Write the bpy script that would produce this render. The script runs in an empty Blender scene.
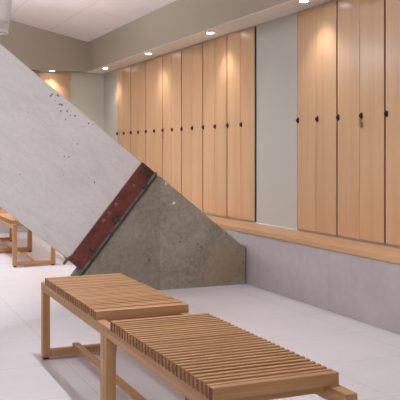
import bpy, bmesh, math, random
from mathutils import Vector, Matrix
random.seed(4)
SC = bpy.context.scene
COL = SC.collection

# ------------------------------------------------------------------ helpers
def lin(r, g, b):
    f = lambda c: c/12.92 if c <= .04045 else ((c+.055)/1.055)**2.4
    return (f(r/255), f(g/255), f(b/255), 1)

def box(bm, x0, x1, y0, y1, z0, z1, bev=0.0, seg=1):
    r = bmesh.ops.create_cube(bm, size=1)
    vs = r['verts']
    for v in vs:
        v.co = Vector((x0+(v.co.x+.5)*(x1-x0), y0+(v.co.y+.5)*(y1-y0), z0+(v.co.z+.5)*(z1-z0)))
    if bev > 0:
        es = {e for v in vs for e in v.link_edges}
        bmesh.ops.bevel(bm, geom=list(es), offset=bev, segments=seg, affect='EDGES', profile=.5)
    return bm

def prism_xz(bm, pts, y0, y1, bev=0.0, seg=1):
    """polygon in the XZ plane extruded along Y"""
    a = [bm.verts.new((x, y0, z)) for x, z in pts]
    b = [bm.verts.new((x, y1, z)) for x, z in pts]
    n = len(pts)
    fs = [bm.faces.new(a), bm.faces.new(b[::-1])]
    for i in range(n):
        fs.append(bm.faces.new((a[i], b[i], b[(i+1) % n], a[(i+1) % n])))
    bmesh.ops.recalc_face_normals(bm, faces=fs)
    if bev > 0:
        es = {e for f in fs for e in f.edges}
        bmesh.ops.bevel(bm, geom=list(es), offset=bev, segments=seg, affect='EDGES', profile=.5)
    return bm

def lathe(bm, prof, n=24, mat=None, cap=True):
    """profile of (radius, height) spun about local Z, then moved by mat"""
    rings = []
    for r, z in prof:
        rings.append([bm.verts.new((r*math.cos(2*math.pi*k/n), r*math.sin(2*math.pi*k/n), z)) for k in range(n)])
    fs = []
    for i in range(len(rings)-1):
        for k in range(n):
            fs.append(bm.faces.new((rings[i][k], rings[i][(k+1) % n], rings[i+1][(k+1) % n], rings[i+1][k])))
    if cap:
        fs.append(bm.faces.new(rings[0][::-1])); fs.append(bm.faces.new(rings[-1]))
    bmesh.ops.recalc_face_normals(bm, faces=fs)
    if mat is not None:
        for ring in rings:
            for v in ring:
                v.co = mat @ v.co
    return bm

def rod(bm, p, q, r, n=10):
    p, q = Vector(p), Vector(q)
    d = q-p
    m = Matrix.Translation(p) @ d.to_track_quat('Z', 'Y').to_matrix().to_4x4()
    return lathe(bm, [(r, 0), (r, d.length)], n, m)

def obj(name, bm, m=None, parent=None, loc=(0, 0, 0), smooth=False):
    me = bpy.data.meshes.new(name)
    bm.to_mesh(me); bm.free()
    if smooth:
        for p in me.polygons:
            p.use_smooth = True
        if hasattr(me, 'set_sharp_from_angle'):
            me.set_sharp_from_angle(angle=math.radians(40))
    if m is not None:
        me.materials.append(m)
    o = bpy.data.objects.new(name, me)
    COL.objects.link(o)
    o.location = loc
    if parent is not None:
        o.parent = parent
    return o

def tag(o, label, cat, group=None):
    o['label'] = label; o['category'] = cat
    if group:
        o['group'] = group
    return o

def thing(name, label, cat, loc=(0, 0, 0), group=None):
    o = bpy.data.objects.new(name, None)
    o.empty_display_size = .1
    COL.objects.link(o); o.location = loc
    return tag(o, label, cat, group)

def struct(name, bm, m):
    o = obj(name, bm, m); o['kind'] = 'structure'
    return o

def dup(root, loc, label):
    def cp(o, par):
        c = o.copy(); COL.objects.link(c)
        if par is not None:
            c.parent = par
        for ch in list(o.children):
            cp(ch, c)
        return c
    r = cp(root, None); r.location = loc; r['label'] = label
    return r

B = bmesh.new

# ------------------------------------------------------------------ materials
class NT:
    def __init__(s, name, rough=.5, spec=.5):
        s.m = bpy.data.materials.new(name); s.m.use_nodes = True
        s.t = s.m.node_tree; s.n = s.t.nodes; s.l = s.t.links
        s.b = s.n['Principled BSDF']
        s.b.inputs['Roughness'].default_value = rough
        s.b.inputs['Specular IOR Level'].default_value = spec
        s.tc = s.n.new('ShaderNodeTexCoord')
    def lk(s, a, b): s.l.new(a, b)
    def vm(s, op, a, b):
        k = s.n.new('ShaderNodeVectorMath'); k.operation = op
        for i, v in enumerate((a, b)):
            if hasattr(v, 'links'): s.lk(v, k.inputs[i])
            else: k.inputs[i].default_value = v
        return k.outputs['Value'] if op in ('DOT_PRODUCT', 'DISTANCE', 'LENGTH') else k.outputs['Vector']
    def mt(s, op, a, b=0.0, c=0.0):
        k = s.n.new('ShaderNodeMath'); k.operation = op
        for i, v in enumerate((a, b, c)):
            if hasattr(v, 'links'): s.lk(v, k.inputs[i])
            else: k.inputs[i].default_value = v
        return k.outputs[0]
    def noise(s, vec, scale=1., detail=3., rough=.5, dist=0.):
        k = s.n.new('ShaderNodeTexNoise'); s.lk(vec, k.inputs['Vector'])
        k.inputs['Scale'].default_value = scale; k.inputs['Detail'].default_value = detail
        k.inputs['Roughness'].default_value = rough; k.inputs['Distortion'].default_value = dist
        return k.outputs['Fac']
    def ramp(s, fac, stops):
        k = s.n.new('ShaderNodeValToRGB'); s.lk(fac, k.inputs[0])
        e = k.color_ramp.elements
        while len(e) < len(stops): e.new(.5)
        for i, (p, c) in enumerate(stops):
            e[i].position = p; e[i].color = c
        return k.outputs[0]
    def mix(s, fac, a, b, mode='MIX'):
        k = s.n.new('ShaderNodeMix'); k.data_type = 'RGBA'; k.blend_type = mode
        for inp, v in ((k.inputs[0], fac), (k.inputs[6], a), (k.inputs[7], b)):
            if hasattr(v, 'links'): s.lk(v, inp)
            else: inp.default_value = v
        return k.outputs[2]
    def col(s, c):
        if hasattr(c, 'links'): s.lk(c, s.b.inputs['Base Color'])
        else: s.b.inputs['Base Color'].default_value = c
        return s
    def bump(s, h, strength=.2, dist=.01):
        k = s.n.new('ShaderNodeBump'); k.inputs['Strength'].default_value = strength
        k.inputs['Distance'].default_value = dist
        s.lk(h, k.inputs['Height']); s.lk(k.outputs[0], s.b.inputs['Normal'])

def wood(name, dark, light, axis, rough=.45, fine=45., vary=.10, spec=.4):
    t = NT(name, rough, spec)
    oi = t.n.new('ShaderNodeObjectInfo')
    off = t.mt('MULTIPLY', oi.outputs['Random'], 31.7)
    sc = [fine]*3; sc[axis] = fine/45.
    p = t.vm('ADD', t.vm('MULTIPLY', t.tc.outputs['Object'], tuple(sc)), (0, 0, 0))
    cx = t.n.new('ShaderNodeCombineXYZ')
    for i in range(3): t.lk(off, cx.inputs[i])
    p = t.vm('ADD', p, cx.outputs[0])
    n1 = t.noise(p, 1., 4., .55, .4)
    n2 = t.noise(p, 3.5, 2., .5, .2)
    n3 = t.noise(p, .28, 2., .5, .2)
    f = t.mt('ADD', t.mt('MULTIPLY', n1, .45), t.mt('ADD', t.mt('MULTIPLY', n2, .2), t.mt('MULTIPLY', n3, .35)))
    c = t.ramp(f, [(.34, dark), (.66, light)])
    v = t.mt('ADD', t.mt('MULTIPLY', oi.outputs['Random'], vary), 1-vary/2)
    hs = t.n.new('ShaderNodeHueSaturation'); t.lk(c, hs.inputs['Color']); t.lk(v, hs.inputs['Value'])
    t.col(hs.outputs[0])
    t.bump(n1, .06, .004)
    return t.m

def plain(name, c, rough=.5, metal=0., spec=.5):
    t = NT(name, rough, spec); t.col(c); t.b.inputs['Metallic'].default_value = metal
    n = t.noise(t.tc.outputs['Object'], 30., 3.)
    t.col(t.mix(t.mt('MULTIPLY', n, .12), c, tuple(x*.7 for x in c[:3])+(1,)))
    return t.m

def paint(name, c, rough=.7, amt=.06):
    t = NT(name, rough, .3)
    n = t.noise(t.tc.outputs['Object'], 1.3, 4.)
    n2 = t.noise(t.tc.outputs['Object'], 60., 2.)
    t.col(t.mix(t.mt('MULTIPLY', n, amt*2), c, tuple(x*.8 for x in c[:3])+(1,)))
    t.bump(n2, .05, .002)
    return t.m

M = {}
M['door'] = wood('oak_veneer', lin(197, 153, 113), lin(209, 168, 128), 2, .26, 30., .08, .5)
M['carcass'] = plain('locker_carcass', lin(62, 45, 32), .8)
M['ledge'] = wood('oak_ledge', lin(184, 138, 96), lin(206, 164, 122), 1, .4, 45., .05)
bd, bl = lin(158, 113, 72), lin(204, 154, 108)
M['bx'] = wood('bench_oak_across', bd, bl, 0, .5, 60., .05)
M['by'] = wood('bench_oak_along', bd, bl, 1, .5, 60., .05)
M['bz'] = wood('bench_oak_upright', bd, bl, 2, .5, 60., .05)
M['endgrain'] = plain('bench_end_grain', lin(112, 80, 52), .8)
M['rubber'] = plain('black_rubber', lin(35, 32, 30), .7)
M['lock'] = plain('black_lock', lin(16, 14, 14), .6)
M['stud'] = plain('primed_stud', lin(120, 84, 76), .5)
M['steel'] = plain('galvanised_steel', lin(150, 146, 140), .4, .8)
M['brass'] = plain('brass', lin(168, 140, 98), .4, .7)
M['redtag'] = plain('red_plastic', lin(150, 48, 40), .5)
M['white_metal'] = plain('white_metal', lin(225, 222, 218), .4)
M['soffit'] = paint('dimmed_soffit_paint', lin(170, 159, 141), .75, .03)  # darker than the walls: the soffits' weaker light is put into the colour
M['wall'] = paint('white_wall_paint', lin(187, 182, 173), .75, .03)
M['under'] = paint('soffit_underside_glow', lin(226, 219, 203), .75, .03)  # lighter than the soffit face, the underside's warm glow as colour
M['wallfar'] = paint('far_wall_paint', lin(202, 198, 180), .75, .03)

# floor: large pale porcelain tiles, thin joints
t = NT('floor_tiles', .5, .4)
sp = t.n.new('ShaderNodeSeparateXYZ'); t.lk(t.tc.outputs['Object'], sp.inputs[0])
def joint(axis, off, pitch, w):
    f = t.mt('FRACT', t.mt('DIVIDE', t.mt('SUBTRACT', sp.outputs[axis], off-pitch*40), pitch))
    d = t.mt('MINIMUM', f, t.mt('SUBTRACT', 1., f))
    return t.mt('LESS_THAN', d, w/pitch/2)
jt = t.mt('MAXIMUM', joint(0, 1.155, .6825, .005), joint(1, 4.04, .65, .005))
n = t.noise(t.tc.outputs['Object'], 2.2, 5., .6)
n2 = t.noise(t.tc.outputs['Object'], 24., 3., .6)
c = t.ramp(t.mt('ADD', t.mt('MULTIPLY', n, .7), t.mt('MULTIPLY', n2, .3)), [(.3, lin(204, 196, 198)), (.7, lin(214, 206, 208))])
t.col(t.mix(t.mt('MULTIPLY', jt, .5), c, lin(158, 148, 150)))
M['floor'] = t.m

# sloped ceiling of large panels
t = NT('ceiling_panels', .8, .2)
sp = t.n.new('ShaderNodeSeparateXYZ'); t.lk(t.tc.outputs['Object'], sp.inputs[0])
jt = t.mt('MAXIMUM', joint(0, 2.81, .67, .006), joint(1, 10.3, 2.0, .010))
n = t.noise(t.tc.outputs['Object'], 1.1, 4., .6)
c = t.ramp(n, [(.3, lin(236, 226, 221)), (.7, lin(242, 232, 228))])
t.col(t.mix(t.mt('MULTIPLY', jt, .4), c, lin(150, 138, 132)))
M['ceiling'] = t.m

# low rendered wall with faint panel seams
t = NT('rendered_plinth', .65, .3)
sp = t.n.new('ShaderNodeSeparateXYZ'); t.lk(t.tc.outputs['Object'], sp.inputs[0])
jt = joint(1, 5.4, 1.2, .006)
n = t.noise(t.tc.outputs['Object'], 1.7, 5., .62)
n2 = t.noise(t.tc.outputs['Object'], 14., 4., .6)
c = t.ramp(t.mt('ADD', t.mt('MULTIPLY', n, .7), t.mt('MULTIPLY', n2, .3)), [(.3, lin(168, 156, 156)), (.7, lin(188, 176, 175))])
t.col(t.mix(t.mt('MULTIPLY', jt, .35), c, lin(120, 108, 110)))
M['plinth'] = t.m

AX = math.atan(.80)
U = (math.cos(AX), 0, -math.sin(AX)); V = (math.sin(AX), 0, math.cos(AX))
def at_spots(t, pts):
    """mask of small marks with a shape of their own: (x, y, z, radius)"""
    warp = t.noise(t.tc.outputs['Object'], 70., 2.)
    out = None
    for x, y, z, r in pts:
        d = t.vm('DISTANCE', t.tc.outputs['Object'], (x, y, z))
        d = t.mt('ADD', d, t.mt('MULTIPLY', t.mt('SUBTRACT', warp, .5), r*1.6))
        k = t.mt('LESS_THAN', d, r)
        out = k if out is None else t.mt('MAXIMUM', out, k)
    return out

# white-washed board-formed column: streaks run along its length
t = NT('whitewashed_concrete', .75, .25)
P = t.tc.outputs['Object']
cx = t.n.new('ShaderNodeCombineXYZ')
t.lk(t.mt('MULTIPLY', t.vm('DOT_PRODUCT', P, U), 5.), cx.inputs[0])
t.lk(t.mt('MULTIPLY', t.vm('DOT_PRODUCT', P, V), 17.), cx.inputs[2])
t.lk(t.mt('MULTIPLY', t.vm('DOT_PRODUCT', P, (0, 1, 0)), 8.), cx.inputs[1])
n = t.noise(cx.outputs[0], 1., 5., .62, .6)
n2 = t.noise(P, 1.6, 3., .5)
n3 = t.noise(P, 38., 2., .5)
f = t.mt('ADD', t.mt('MULTIPLY', n, .55), t.mt('MULTIPLY', n2, .45))
c = t.ramp(f, [(.28, lin(204, 194, 193)), (.5, lin(217, 208, 206)), (.72, lin(222, 214, 212))])
n4 = t.noise(cx.outputs[0], 4.5, 4., .65, .3)
c = t.mix(t.mt('MULTIPLY', t.mt('SUBTRACT', n4, .42), .9), c, lin(178, 166, 160))
c = t.mix(t.mt('MULTIPLY', t.mt('LESS_THAN', n3, .30), .3), c, lin(150, 138, 134))
PY = 6.84
pits = [(1.562, 1.742, .011), (1.574, 1.757, .010), (1.618, 1.752, .010), (1.628, 1.744, .009), (1.640, 1.672, .010), (1.657, 1.668, .011),
        (1.650, 1.614, .009), (1.705, 1.613, .011), (1.60, 1.70, .006), (1.615, 1.64, .006), (1.735, 1.578, .008), (1.775, 1.575, .009),
        (1.69, 1.54, .007), (1.897, 1.510, .010), (1.935, 1.50, .006), (1.845, 1.48, .006), (1.95, .99, .010), (1.68, 1.22, .007),
        (1.72, 1.215, .007), (1.80, 1.33, .006), (1.30, 1.07, .006), (1.67, 1.06, .006)]
m = at_spots(t, [(x-.012, PY, z, r*.78) for x, z, r in pits])
t.col(t.mix(t.mt('MULTIPLY', m, .85), c, lin(58, 50, 48)))
t.bump(t.mt('SUBTRACT', n, t.mt('MULTIPLY', m, 1.2)), .10, .006)
M['column'] = t.m

# raw grey concrete footing with stains
t = NT('raw_concrete', .7, .3)
P = t.tc.outputs['Object']
n = t.noise(P, 3.2, 6., .65, .5)
n2 = t.noise(P, 26., 5., .7)
f = t.mt('ADD', t.mt('MULTIPLY', n, .5), t.mt('MULTIPLY', n2, .5))
c = t.ramp(f, [(.30, lin(106, 95, 82)), (.49, lin(146, 134, 119)), (.70, lin(172, 161, 146))])
d = t.vm('DISTANCE', P, (3.22, PY, .16))
st = t.mt('MULTIPLY', t.mt('SUBTRACT', 1., t.mt('MINIMUM', t.mt('DIVIDE', d, .34), 1.)), t.mt('MULTIPLY', n2, 1.1))
c = t.mix(st, c, lin(142, 108, 66))
sp = t.n.new('ShaderNodeSeparateXYZ'); t.lk(P, sp.inputs[0])
# cold joint: the pour left of it is a little darker
left = t.mt('LESS_THAN', t.mt('ADD', sp.outputs[0], t.mt('MULTIPLY', n, .04)), 2.575)
c = t.mix(t.mt('MULTIPLY', left, .26), c, lin(92, 85, 76))
wm = at_spots(t, [(2.612, PY, .985, .011), (2.612, PY, .965, .009), (2.69, PY, .79, .014), (2.675, PY, .783, .008)])
c = t.mix(t.mt('MULTIPLY', wm, .85), c, lin(226, 222, 216))
dm = at_spots(t, [(2.93, PY, .40, .014), (2.955, PY, .38, .014), (2.975, PY, .36, .012), (2.75, PY, .43, .012), (2.45, PY, .28, .016)])
c = t.mix(t.mt('MULTIPLY', dm, .45), c, lin(70, 64, 58))
t.col(c)
t.bump(f, .25, .008)
M['concrete'] = t.m

# rust-red primer on the steel shoe
t = NT('red_oxide_steel', .55, .4)
P = t.tc.outputs['Object']
n = t.noise(P, 5., 5., .6); n2 = t.noise(P, 26., 4., .6)
f = t.mt('ADD', t.mt('MULTIPLY', n, .6), t.mt('MULTIPLY', n2, .4))
c = t.ramp(f, [(.34, lin(62, 38, 33)), (.48, lin(110, 49, 40)), (.7, lin(128, 60, 49))])
wr = None      # worn patches where the primer has gone dark
for px_, pz_, pr_ in ((2.47, 1.10, .17), (2.16, .66, .09), (1.78, .27, .07)):
    d = t.vm('DISTANCE', P, (px_, PY, pz_))
    k = t.mt('SUBTRACT', 1., t.mt('MINIMUM', t.mt('DIVIDE', t.mt('ADD', d, t.mt('MULTIPLY', n2, .08)), pr_+.04), 1.))
    wr = k if wr is None else t.mt('MAXIMUM', wr, k)
t.col(t.mix(t.mt('MINIMUM', t.mt('MULTIPLY', wr, 1.6), .8), c, lin(48, 34, 31)))
t.bump(f, .15, .004)
M['red'] = t.m
t = NT('dark_mill_steel', .5, .5)
n = t.noise(t.tc.outputs['Object'], 14., 5., .65)
t.col(t.ramp(n, [(.35, lin(44, 38, 36)), (.65, lin(92, 80, 74))]))
M['darksteel'] = t.m
t = NT('weathered_steel', .6, .4)
n = t.noise(t.tc.outputs['Object'], 18., 5., .65)
t.col(t.ramp(n, [(.35, lin(78, 66, 60)), (.65, lin(134, 120, 110))]))
M['greysteel'] = t.m
def emit(name, c, s):
    m = bpy.data.materials.new(name); m.use_nodes = True
    b = m.node_tree.nodes['Principled BSDF']
    b.inputs['Base Color'].default_value = c
    b.inputs['Emission Color'].default_value = c
    b.inputs['Emission Strength'].default_value = s
    return m
M['lens'] = emit('lamp_lens', (.96, .96, 1, 1), 18.)
t = NT('white_fabric', .8, .2)
t.col(lin(226, 224, 222)); t.b.inputs['Transmission Weight'].default_value = 0
M['fabric'] = t.m

# ------------------------------------------------------------------ room
XW, XD, XR = 3.44, 3.75, 3.768       # plinth face, door faces, white wall
YF, YS = 12.74, 12.50                # far wall, far soffit face
ZS, ZC, SL = 2.558, 3.03, .2185       # soffit underside, ceiling at soffit, ceiling pitch
XL, YB = -3.5, -3.0
ZB0 = .548
zc = lambda x: ZC+SL*(XW-x)
struct('floor', box(B(), XL-.1, XW+.6, YB-.1, YF+.3, -.1, 0), M['floor'])
bm = B(); prism_xz(bm, [(XL-.1, zc(XL-.1)), (XW, ZC), (XW, ZC+.08), (XL-.1, zc(XL-.1)+.08)], YB-.1, YS+.02)
struct('ceiling', bm, M['ceiling'])
struct('wall_right', box(B(), XR, XR+.15, YB, YF, 0, ZS), M['wall'])
struct('wall_plinth', box(B(), XW, XR, YB, YF, 0, .484), M['plinth'])
struct('wall_soffit_right', box(B(), XW, XR+.15, YB, YF+.15, ZS+.006, ZC+.1), M['soffit'])
struct('soffit_glow_panel', box(B(), XW+.001, XR-.001, YB, YF-.001, ZS, ZS+.0055), M['under'])  # thin panel added under the soffit to carry its painted glow
bm = B(); prism_xz(bm, [(XL, ZS), (XW-.001, ZS), (XW-.001, ZC+.02), (XL, zc(XL)+.02)], YS, YF+.15)
struct('wall_soffit_far', bm, M['soffit'])
struct('wall_far', box(B(), XL, XR, YF, YF+.15, 0, ZS), M['wallfar'])
struct('wall_plinth_far', box(B(), XL, XW-.02, YF-.06, YF-.001, 0, ZB0-.001), M['plinth'])
struct('wall_left', box(B(), XL-.15, XL, YB, YF, 0, zc(XL)+.1), M['wall'])
struct('wall_back', box(B(), XL, XR, YB-.15, YB, 0, zc(XL)+.1), M['wall'])
struct('baseboard_right', box(B(), XR-.012, XR, 6.4365+.003, 7.28-.003, .5305, .543, .002), M['white_metal'])

tag(obj('wooden_ledge', box(B(), XW-.012, XR-.002, YB, YF-.02, .485, .53, .004), M['ledge']),
    'long light oak ledge under the lockers, capping the grey low wall', 'ledge')

# ------------------------------------------------------------------ lockers
PIT = .3343
ZB, ZT, ZL = .548, 2.540, 1.55
def lock_bm():
    bm = B()
    m = Matrix.Rotation(-math.pi/2, 4, 'Y')
    lathe(bm, [(.004, 0), (.0155, 0), (.0155, .005), (.012, .008), (.012, .014), (.009, .017), (.003, .018)], 16, m)
    for v in bm.verts: v.co.z *= 1.75
    box(bm, -.025, -.0185, -.004, .004, -.012, .012, .0015)
    return bm
def make_locker(loc, label):
    """origin: floor-side bottom corner on the door face; X goes into the wall, Y along the row"""
    r = thing('locker', label, 'locker', loc, 'oak lockers along the right wall')
    bm = box(B(), .0168, .0175, .0005, 2*PIT-.0005, 0, ZT-ZB)
    for y0 in (.0005, 2*PIT-.0107): box(bm, .004, .0167, y0, y0+.0102, 0, ZT-ZB)
    obj('carcass', bm, M['carcass'], r)
    for k in (0, 1):
        g0, g1 = ((.011, .0028), (.0028, .011))[k]
        d = obj('door', box(B(), 0, .0165, g0, PIT-g1, .003, ZT-ZB, .0012), M['door'], r, (0, k*PIT, 0))
        obj('lock', lock_bm(), M['lock'], d, (0, PIT-.028, ZL-ZB), True)
    return r
row = ['light oak two-door locker closing the long row, beside the blank white wall',
       'light oak two-door locker under the bright downlight, second from the blank white wall',
       'light oak two-door locker beside the red-tagged one, on its side towards the white wall',
       'light oak two-door locker with a red tag hanging on one lock',
       'light oak two-door locker rising just behind the peak of the raw concrete footing',
       'light oak two-door locker next but one from the far corner of the room',
       'light oak two-door locker at the far corner end of the long row']
proto = None
for k, lb in enumerate(row):
    loc = (XD, 7.28+2*PIT*k, ZB)
    if proto is None: proto = make_locker(loc, lb)
    else: dup(proto, loc, lb)
for k, lb in enumerate(['light oak two-door locker just past the blank white wall, directly below a downlight',
                        'light oak two-door locker with a padlock hanging on it',
                        'light oak locker cut off by the right edge of the picture']):
    dup(proto, (XD, 6.436-2*PIT*(k+1), ZB), lb)
# the far wall's own pair of lockers, seen above the column
yf = YF-.025
def make_far(loc, label):
    r = thing('locker', label, 'locker', loc, 'oak lockers on the far wall')
    obj('carcass', box(B(), .004, 2*PIT-.004, .020, .024, 0, ZT-ZB-.01), M['carcass'], r)
    for k in (0, 1):
        d = obj('door', box(B(), .002, PIT-.002, 0, .019, .003, ZT-ZB-.01, .0012), M['door'], r, (k*PIT, 0, 0))
        bm = lock_bm(); bmesh.ops.rotate(bm, verts=bm.verts, cent=(0, 0, 0), matrix=Matrix.Rotation(math.pi/2, 3, 'Z'))
        obj('lock', bm, M['lock'], d, (.028, 0, ZL-ZB), True)
    return r
make_far((3.19-2*PIT, yf, ZB), 'light oak locker on the far wall, peeking over the top edge of the slanted column')

# padlock and key tag on the lock hardware
def door_lock(k): return 7.28+PIT*k+PIT-.028
yl = 6.436-2*PIT*2+PIT-.028
pr = thing('padlock', 'small brass padlock hanging from a locker lock', 'padlock', (XD-.012, yl, ZL-.05))
obj('body', box(B(), -.011, .009, -.020, .020, -.046, -.006, .004, 2), M['brass'], pr)
bm = B()
pts = [(0, .011*math.cos(a), .010+.016*math.sin(a)) for a in [math.pi*i/8 for i in range(9)]]
pts = [(0, .011, -.008)]+pts+[(0, -.011, -.008)]
for a, b in zip(pts, pts[1:]): rod(bm, a, b, .003, 8)
obj('shackle', bm, M['steel'], pr, (-.001, 0, 0), True)
yk = 7.28+PIT*7+PIT-.028
kr = thing('key_tag', 'red key tag hanging from a lock in the long locker row', 'key tag', (XD-.008, yk, ZL-.036))
bm = B(); rod(bm, (0, 0, .012), (0, 0, -.030), .003, 6); obj('cord', bm, M['rubber'], kr)
obj('fob', box(B(), -.006, .003, -.015, .015, -.078, -.026, .004), M['redtag'], kr)

# ------------------------------------------------------------------ downlights
def make_downlight(loc, label):
    r = thing('downlight', label, 'light', loc, 'recessed downlights in the soffits')
    obj('trim_ring', lathe(B(), [(.040, .0), (.040, -.004), (.043, -.006), (.050, -.004), (.052, 0)], 32, cap=False), M['white_metal'], r, smooth=True)
    obj('lens', lathe(B(), [(.0395, -.0005), (.0395, -.005), (.030, -.010), (.016, -.012), (.005, -.0125)], 32), M['lens'], r, smooth=True)
    ld = bpy.data.lights.get('downlight_beam')
    if ld is None:
        ld = bpy.data.lights.new('downlight_beam', 'SPOT')
        ld.energy = 22; ld.color = (1, .97, .95); ld.spot_size = math.radians(112); ld.spot_blend = 1.; ld.shadow_soft_size = .04
    lo = bpy.data.objects.new('beam', ld); COL.objects.link(lo); lo.parent = r; lo.location = (0, 0, -.03)
    return r
dl = make_downlight((3.54, 11.90, ZS), 'round recessed downlight at the far corner, over the far end of the long locker row')
for y, lb in ((9.915, 'round recessed downlight over the middle of the long locker row'),
              (7.93, 'round recessed downlight above the near end of the long locker row'),
              (5.955, 'round recessed downlight at the top edge, over the lockers past the white wall'),
              (3.97, 'round recessed downlight outside the picture above the nearest lockers')):
    dup(dl, (3.54, y, ZS), lb)
dup(dl, (2.868, 12.585, ZS), 'round recessed downlight above the locker on the far wall')

# ------------------------------------------------------------------ slanted column, steel shoe, footing
CO = (1.66, PY, 0)
c1 = thing('slanted_column', 'broad white slanted column running down to a rust-red steel shoe', 'column', (0, 0, 0))
# lower end corners of the shaft, on the steel plate
LB, LT = Vector((1.709, 0, .326)), Vector((2.382, 0, 1.162))
u2 = Vector(U); 
vdir = (LT-LB).normalized()
def topcut(p, k=.80):           # follow the axis up-left to the ceiling plane
    s = (zc(p.x)-.004-p.z)/(k-SL)
    return Vector((p.x-s, 0, p.z+k*s))
A, Bq = topcut(LT), topcut(LB, .82)
bm = B(); prism_xz(bm, [(LB.x, LB.z), (LT.x, LT.z), (A.x, A.z), (Bq.x, Bq.z)], PY, PY+.17, .012, 2)
obj('shaft', bm, M['column'], c1)
w = u2                       # along the axis, downwards
def quad(s0, s1, e0, e1):    # strip across the column: s along axis, e beyond lower / upper side
    pts = [LB+w*s0-vdir*e0, LT+w*s0+vdir*e1, LT+w*s1+vdir*e1, LB+w*s1-vdir*e0]
    return [(p.x, p.z) for p in pts]
bm = B(); prism_xz(bm, quad(-.004, .147, .004, .004), PY-.012, PY+.182, .003)
shoe = obj('steel_shoe', bm, M['red'], c1)
bm = B(); prism_xz(bm, quad(.1472, .168, .100, .012), PY-.018, PY+.175, .003)
obj('base_plate', bm, M['greysteel'], c1)
bm = B(); prism_xz(bm, quad(-.016, -.0045, .062, -1.045), PY-.012, PY+.030, .002)
obj('lip', bm, M['darksteel'], c1)
def on(frac, s): 
    p = LB+(LT-LB)*frac+w*s
    return Vector((p.x, PY-.012, p.z))
for x, z in ((2.135, .791), (2.07, .713), (2.019, .648), (2.30, .955)):
    bm = B(); m = Matrix.Translation((x, PY-.012, z)) @ Matrix.Rotation(math.pi/2, 4, 'X')
    lathe(bm, [(.021, 0), (.021, .004), (.016, .012), (.006, .016)], 16, m)
    obj('stud', bm, M['stud'], shoe, smooth=True)
for x, z in ((2.392, .955), (2.135, .662), (1.912, .392)):
    bm = B(); p = Vector((x, PY-.040, z))
    d = Vector(U)
    rod(bm, p-d*.040, p+d*.030, .010, 10)
    m = Matrix.Translation(p-d*.012) @ d.to_track_quat('Z', 'Y').to_matrix().to_4x4()
    lathe(bm, [(.022, 0), (.022, .020)], 6, m)
    m = Matrix.Translation(p+d*.008) @ d.to_track_quat('Z', 'Y').to_matrix().to_4x4()
    lathe(bm, [(.030, 0), (.030, .006)], 14, m)
    box(bm, x-.02, x+.02, PY-.050, PY-.010, z-.022, z+.010, .003)
    obj('anchor_bolt', bm, M['darksteel'], c1)

f0 = thing('concrete_footing', 'raw grey concrete wedge footing with stains, set against the low wall', 'footing', (0, 0, 0))
g0, g1 = LB+w*.185-vdir*.004, LT+w*.185
e = (-g0.z)/ (vdir.z)
gb = g0+vdir*e
bm = B()
prism_xz(bm, [(gb.x, 0), (g1.x, g1.z), (g1.x+.035, g1.z-.012), (3.384, .376), (3.437, .360), (3.437, 0)], PY, PY+.17, .017, 1)
for v in bm.verts:
    if v.co.z < .019: v.co.z = 0
obj('block', bm, M['concrete'], f0)
bm = B(); prism_xz(bm, quad(.1685, .1845, .010, .004), PY-.002, PY+.172, .002)
obj('dark_gap_strip', bm, M['darksteel'], f0)  # dark strip standing in for the gap between plate and concrete

# ------------------------------------------------------------------ benches
BW, BL = .47, 1.333
def make_bench(loc, label):
    r = thing('slatted_bench', label, 'bench', loc, 'slatted oak benches')
    bm = B(); y = .112; n = 30
    pitch = (BL-.228-.030)/(n-1)
    for k in range(n):
        y0 = .114+k*pitch
        dz = random.uniform(-.0008, .0008)
        box(bm, random.uniform(-.001, .001), BW-random.uniform(-.001, .001), y0, y0+(.0185 if 0 < k < n-1 else .030), .461, .505+dz, .0012)
    st = obj('seat', bm, M['bx'], r)
    st.data.materials.append(M['endgrain'])
    for p in st.data.polygons:
        if abs(p.normal.x) > .9: p.material_index = 1
    for x0 in (0.001, BW-.046):
        obj('rail', box(B(), x0, x0+.0445, .001, BL-.001, .414, .465, .002), M['by'], r)
        for y0 in (.002, BL-.050):
            lg = obj('leg', box(B(), x0, x0+.045, y0, y0+.048, .012, .4138, .002), M['bz'], r)
            obj('foot', box(B(), x0+.006, x0+.039, y0+.006, y0+.042, 0, .0118), M['rubber'], lg)
    for y0 in (.002, BL-.050):
        obj('runner', box(B(), .0465, BW-.0465, y0+.002, y0+.046, .013, .056, .002), M['bx'], r)
    for y0 in (.128, BL-.160):
        obj('cross_rail', box(B(), .0465, BW-.0465, y0, y0+.032, .438, .4605, .002), M['bx'], r)
    obj('stretcher', box(B(), BW/2-.040, BW/2+.002, .004, BL-.004, .0565, .076, .002), M['by'], r)
    return r
b = make_bench((1.04, 2.195, 0), 'slatted oak bench nearest the camera, its front end cut by the picture edge')
dup(b, (1.04, 2.195+1.334, 0), 'slatted oak bench behind the nearest one, standing in front of the concrete footing')
dup(b, (1.585, 8.83, 0), 'slatted oak bench in the back, showing from behind the white slanted column')
dup(b, (1.585, 8.83+1.334, 0), 'farthest slatted oak bench, end to end with the bench behind the column')

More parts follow.
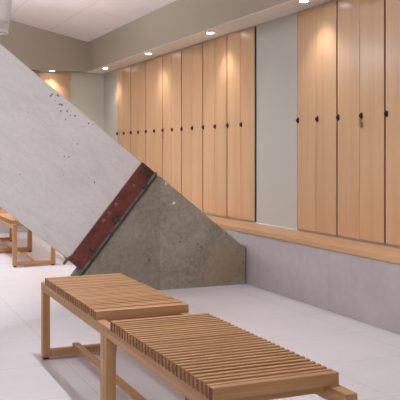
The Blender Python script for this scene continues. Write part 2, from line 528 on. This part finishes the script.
# ------------------------------------------------------------------ white hanging lamp, top left
px, py_, pz = 1.235, 7.9, 2.42
p = thing('pendant_lamp', 'white tapered hanging lamp with a mesh bottom at the top left corner', 'lamp', (px, py_, pz), None)
RB, RT, HH = .145, .215, .62
obj('shade', lathe(B(), [(RB, .10), (RT, HH), (RT-.01, HH+.004), (.03, HH+.01)], 40, cap=False), M['fabric'], p, smooth=True)
bm = B(); N = 28
for k in range(N):
    for s in (1, -1):
        a0 = 2*math.pi*k/N
        P0 = None
        for j in range(5):
            a = a0+s*j*2*math.pi/N*.75
            zz = .10-.025*j
            rr = RB-.004*j
            q = (rr*math.cos(a), rr*math.sin(a), zz)
            if P0: rod(bm, P0, q, .0035, 5)
            P0 = q
obj('mesh_collar', bm, M['white_metal'], p)
bm = B()
for k in range(40):
    a, b2 = 2*math.pi*k/40, 2*math.pi*(k+1)/40
    rr = RB-.016
    rod(bm, (rr*math.cos(a), rr*math.sin(a), 0), (rr*math.cos(b2), rr*math.sin(b2), 0), .008, 6)
obj('rim', bm, M['white_metal'], p, smooth=True)
obj('inner_tube', lathe(B(), [(RB-.03, .02), (RB-.03, .12)], 32), M['fabric'], p, smooth=True)
bm = B(); rod(bm, (0, 0, HH), (0, 0, zc(px)-pz-.002), .006, 8); obj('cord', bm, M['rubber'], p)

# ------------------------------------------------------------------ light
def area(name, loc, size, power, color, sy=None, rot=(0, 0, 0)):
    ld = bpy.data.lights.new(name, 'AREA'); ld.energy = power; ld.color = color
    ld.shape = 'RECTANGLE' if sy else 'DISK'; ld.size = size
    if sy: ld.size_y = sy
    o = bpy.data.objects.new(name, ld); COL.objects.link(o); o.location = loc; o.rotation_euler = rot
    return o
LC = (.90, .985, 1.07)
for x, y, down, up in ((1.2, 4.15, 48, 14), (.95, 9.2, 46, 125), (-1.2, 1.0, 4, 18), (-1.2, 5.2, 8, 34), (-1.2, 9.2, 12, 85)):
    z = zc(x)-(.95 if y == 9.2 and x > 0 else .45)
    area('unseen_light_down', (x, y, z), .05, down, LC)  # no fixtures built; overhead lamps inferred from bench shadows, others added as fill
    area('ceiling_fill_up', (x, y, z+.05), .5, up, LC, None, (math.pi, 0, 0))  # upward fill added to brighten the ceiling, no fixture behind it
area('rear_fill', (-1.2, YB+.05, 1.9), 3.6, 80, LC, 2.2, (math.radians(90), 0, 0))  # added front fill from behind the camera; the back wall has no window

w_ = bpy.data.worlds.new('World'); SC.world = w_; w_.use_nodes = True
w_.node_tree.nodes['Background'].inputs[0].default_value = (.8, .78, .78, 1)
w_.node_tree.nodes['Background'].inputs[1].default_value = .3

# ------------------------------------------------------------------ camera
cd = bpy.data.cameras.new('Camera'); cam = bpy.data.objects.new('Camera', cd); COL.objects.link(cam)
cd.sensor_width = 36; cd.lens = 800/400*36; cd.shift_y = -47/400
cam.location = (0, 0, 1.25)
cam.rotation_euler = (math.radians(90), 0, -math.atan(345/800))
SC.camera = cam
SC.view_settings.view_transform = 'Standard'
SC.view_settings.look = 'None'
SC.view_settings.exposure = .09
SC.view_settings.gamma = 1
